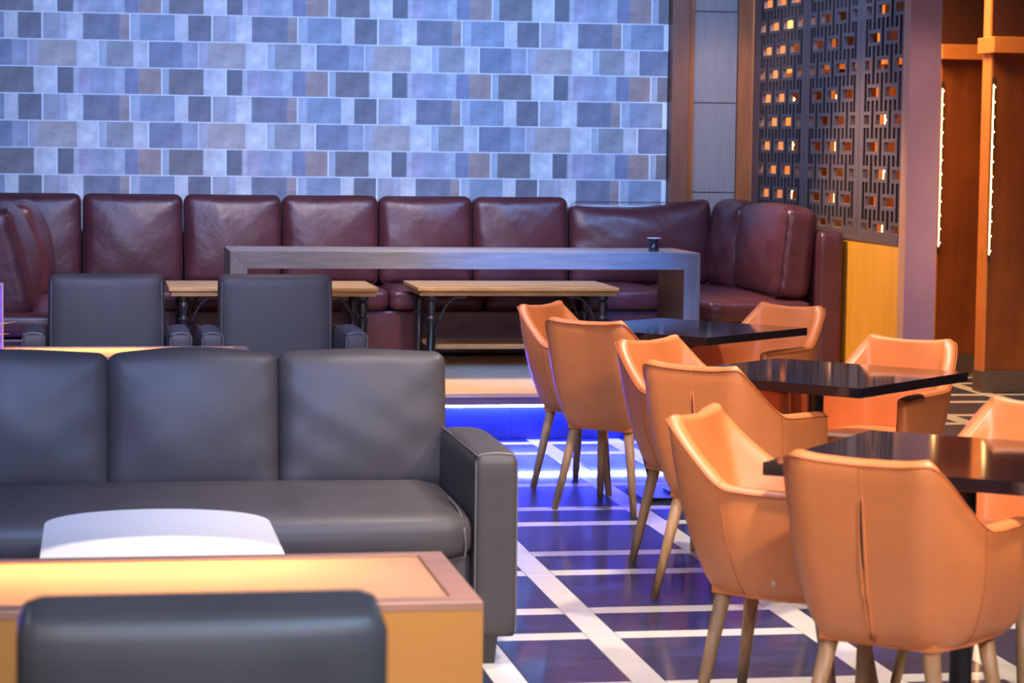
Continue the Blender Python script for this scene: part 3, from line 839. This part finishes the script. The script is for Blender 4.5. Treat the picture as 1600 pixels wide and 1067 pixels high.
tub_chair(2.215, 10.52, -131.0, 'orange tub chair farthest left, nearest the blue-lit step', False)
tub_chair(2.195, 9.884, -42.7, 'orange tub chair with a smooth back turned to us, at the farthest black table', False)
tub_chair(2.939, 10.453, 125.4, 'orange tub chair facing us behind the farthest black table', False)
tub_chair(2.234, 8.548, -140.5, 'orange tub chair side-on at the left of the middle black table', False)
tub_chair(2.162, 7.889, -47.0, 'orange tub chair with a pleated back, at the front of the middle black table', True)
tub_chair(2.889, 8.579, 132.6, 'orange tub chair facing us behind the middle black table', False)
c5 = tub_chair(1.855, 6.197, -123.7, 'orange tub chair side-on with a small scuff, left of the nearest table', False)
tub_chair(1.964, 5.567, -42.2, 'nearest orange tub chair, its pleated back filling the lower right', True)
tub_chair(2.505, 6.335, 130.0, 'orange tub chair cut off by the right edge of the photo', False)

_R = rows_[(len(rows_)-1)//2+30]; _R2 = rows_[(len(rows_)-1)//2+31]
_c = (Vector(_R[2])+Vector(_R[3]))/2; _e1 = (Vector(_R2[2])-Vector(_R[2])).normalized(); _e2 = (Vector(_R[3])-Vector(_R[2])).normalized()
_n = _e1.cross(_e2).normalized(); _n = _n if _n.x > 0 else -_n
mb = MB(); mb.tube([_c+_n*.0006+_e1*.004*math.cos(a_/10*4)+_e2*.010*math.sin(a_/10*4) for a_ in range(11)], .0016, 6)
mb.build('scuff', 'white_lacquer', c5, label='small pale scuff mark on the leather')

def pedestal_table(x, y, ang, s_, label):
    t = thing('pedestal_table', label, 'table', (x, y, 0), 0, 'square black pedestal tables')
    h = .745; a = s_*.7071; poly = [(a*math.cos(ang+PI/2*k), a*math.sin(ang+PI/2*k)) for k in range(4)]
    m_ = MB(); bm = bmesh.new(); vv = [bm.verts.new((px,py,h-.034)) for px,py in poly]; f = bm.faces.new(vv)
    ex = bmesh.ops.extrude_face_region(bm, geom=[f]); 
    for e in ex['geom']:
        if isinstance(e, bmesh.types.BMVert): e.co.z = h
    bmesh.ops.recalc_face_normals(bm, faces=list(bm.faces))
    bmesh.ops.bevel(bm, geom=list(bm.edges), offset=.0018, segments=1, affect='EDGES'); bm.verts.index_update()
    m_.add([v.co.copy() for v in bm.verts], [[v.index for v in f.verts] for f in bm.faces]); bm.free()
    m_.build('tabletop', 'black_gloss', t)
    m_ = MB(); m_.box(-.12,.12,-.12,.12,h-.040,h-.0345); m_.build('mounting_plate', 'black_metal', t)
    m_ = MB(); m_.lathe([(.030,.02),(.030,h-.042)], 24); m_.build('column', 'black_metal', t)
    m_ = MB(); m_.box(-.21,.21,-.19,.19,0,.012,b=.003); m_.box(-.06,.06,-.06,.06,.012,.02); m_.build('base_plate', 'black_metal', t)
    return t
pedestal_table(2.568, 10.28, -.061, .80, 'square black glossy table farthest back, near the walnut table leg')
pedestal_table(2.545, 8.206, -.03, .80, 'square black glossy table in the middle, tan chair reflected in its top')
pedestal_table(2.256, 5.935, .129, .82, 'nearest square black table, partly hidden by the closest orange chair')

# ------------------------------------------------------------------ small things at the left edge
mn = thing('menu_stand', 'purple menu board standing at the left edge on the far box table', 'menu', (-.50, 11.08, .575), 0)
one_box('board', 'menu_purple', -.10, .085, 0, .006, 0, .305, parent=mn)
one_box('edge_strip', 'menu_edge', .085, .092, -.002, .008, 0, .312, parent=mn)
one_box('top_strip', 'menu_edge', -.10, .085, -.002, .008, .305, .312, parent=mn)
pp = thing('straw_ornament', 'golden straw stalks in a small pot at the left edge of the far box table', 'ornament', (-.50, 10.92, .575), 0)
m_ = MB(); m_.lathe([(.03,0),(.045,.01),(.05,.08),(.045,.085),(.01,.08)], 20); m_.build('pot', 'terracotta', pp)
for i, (dx, dz) in enumerate(((.155,.15),(.125,.095),(.10,.13),(-.12,.16),(.04,.2),(-.03,.22),(-.1,.1))):
    m_ = MB(); m_.tube([(0,0,.07),(dx*.4,-.005,.07+(dz-.07)*.8),(dx,-.01,dz)], .004, 6, radii=[.002,.005,.0006]); m_.build('stalk', 'golden_straw', pp)
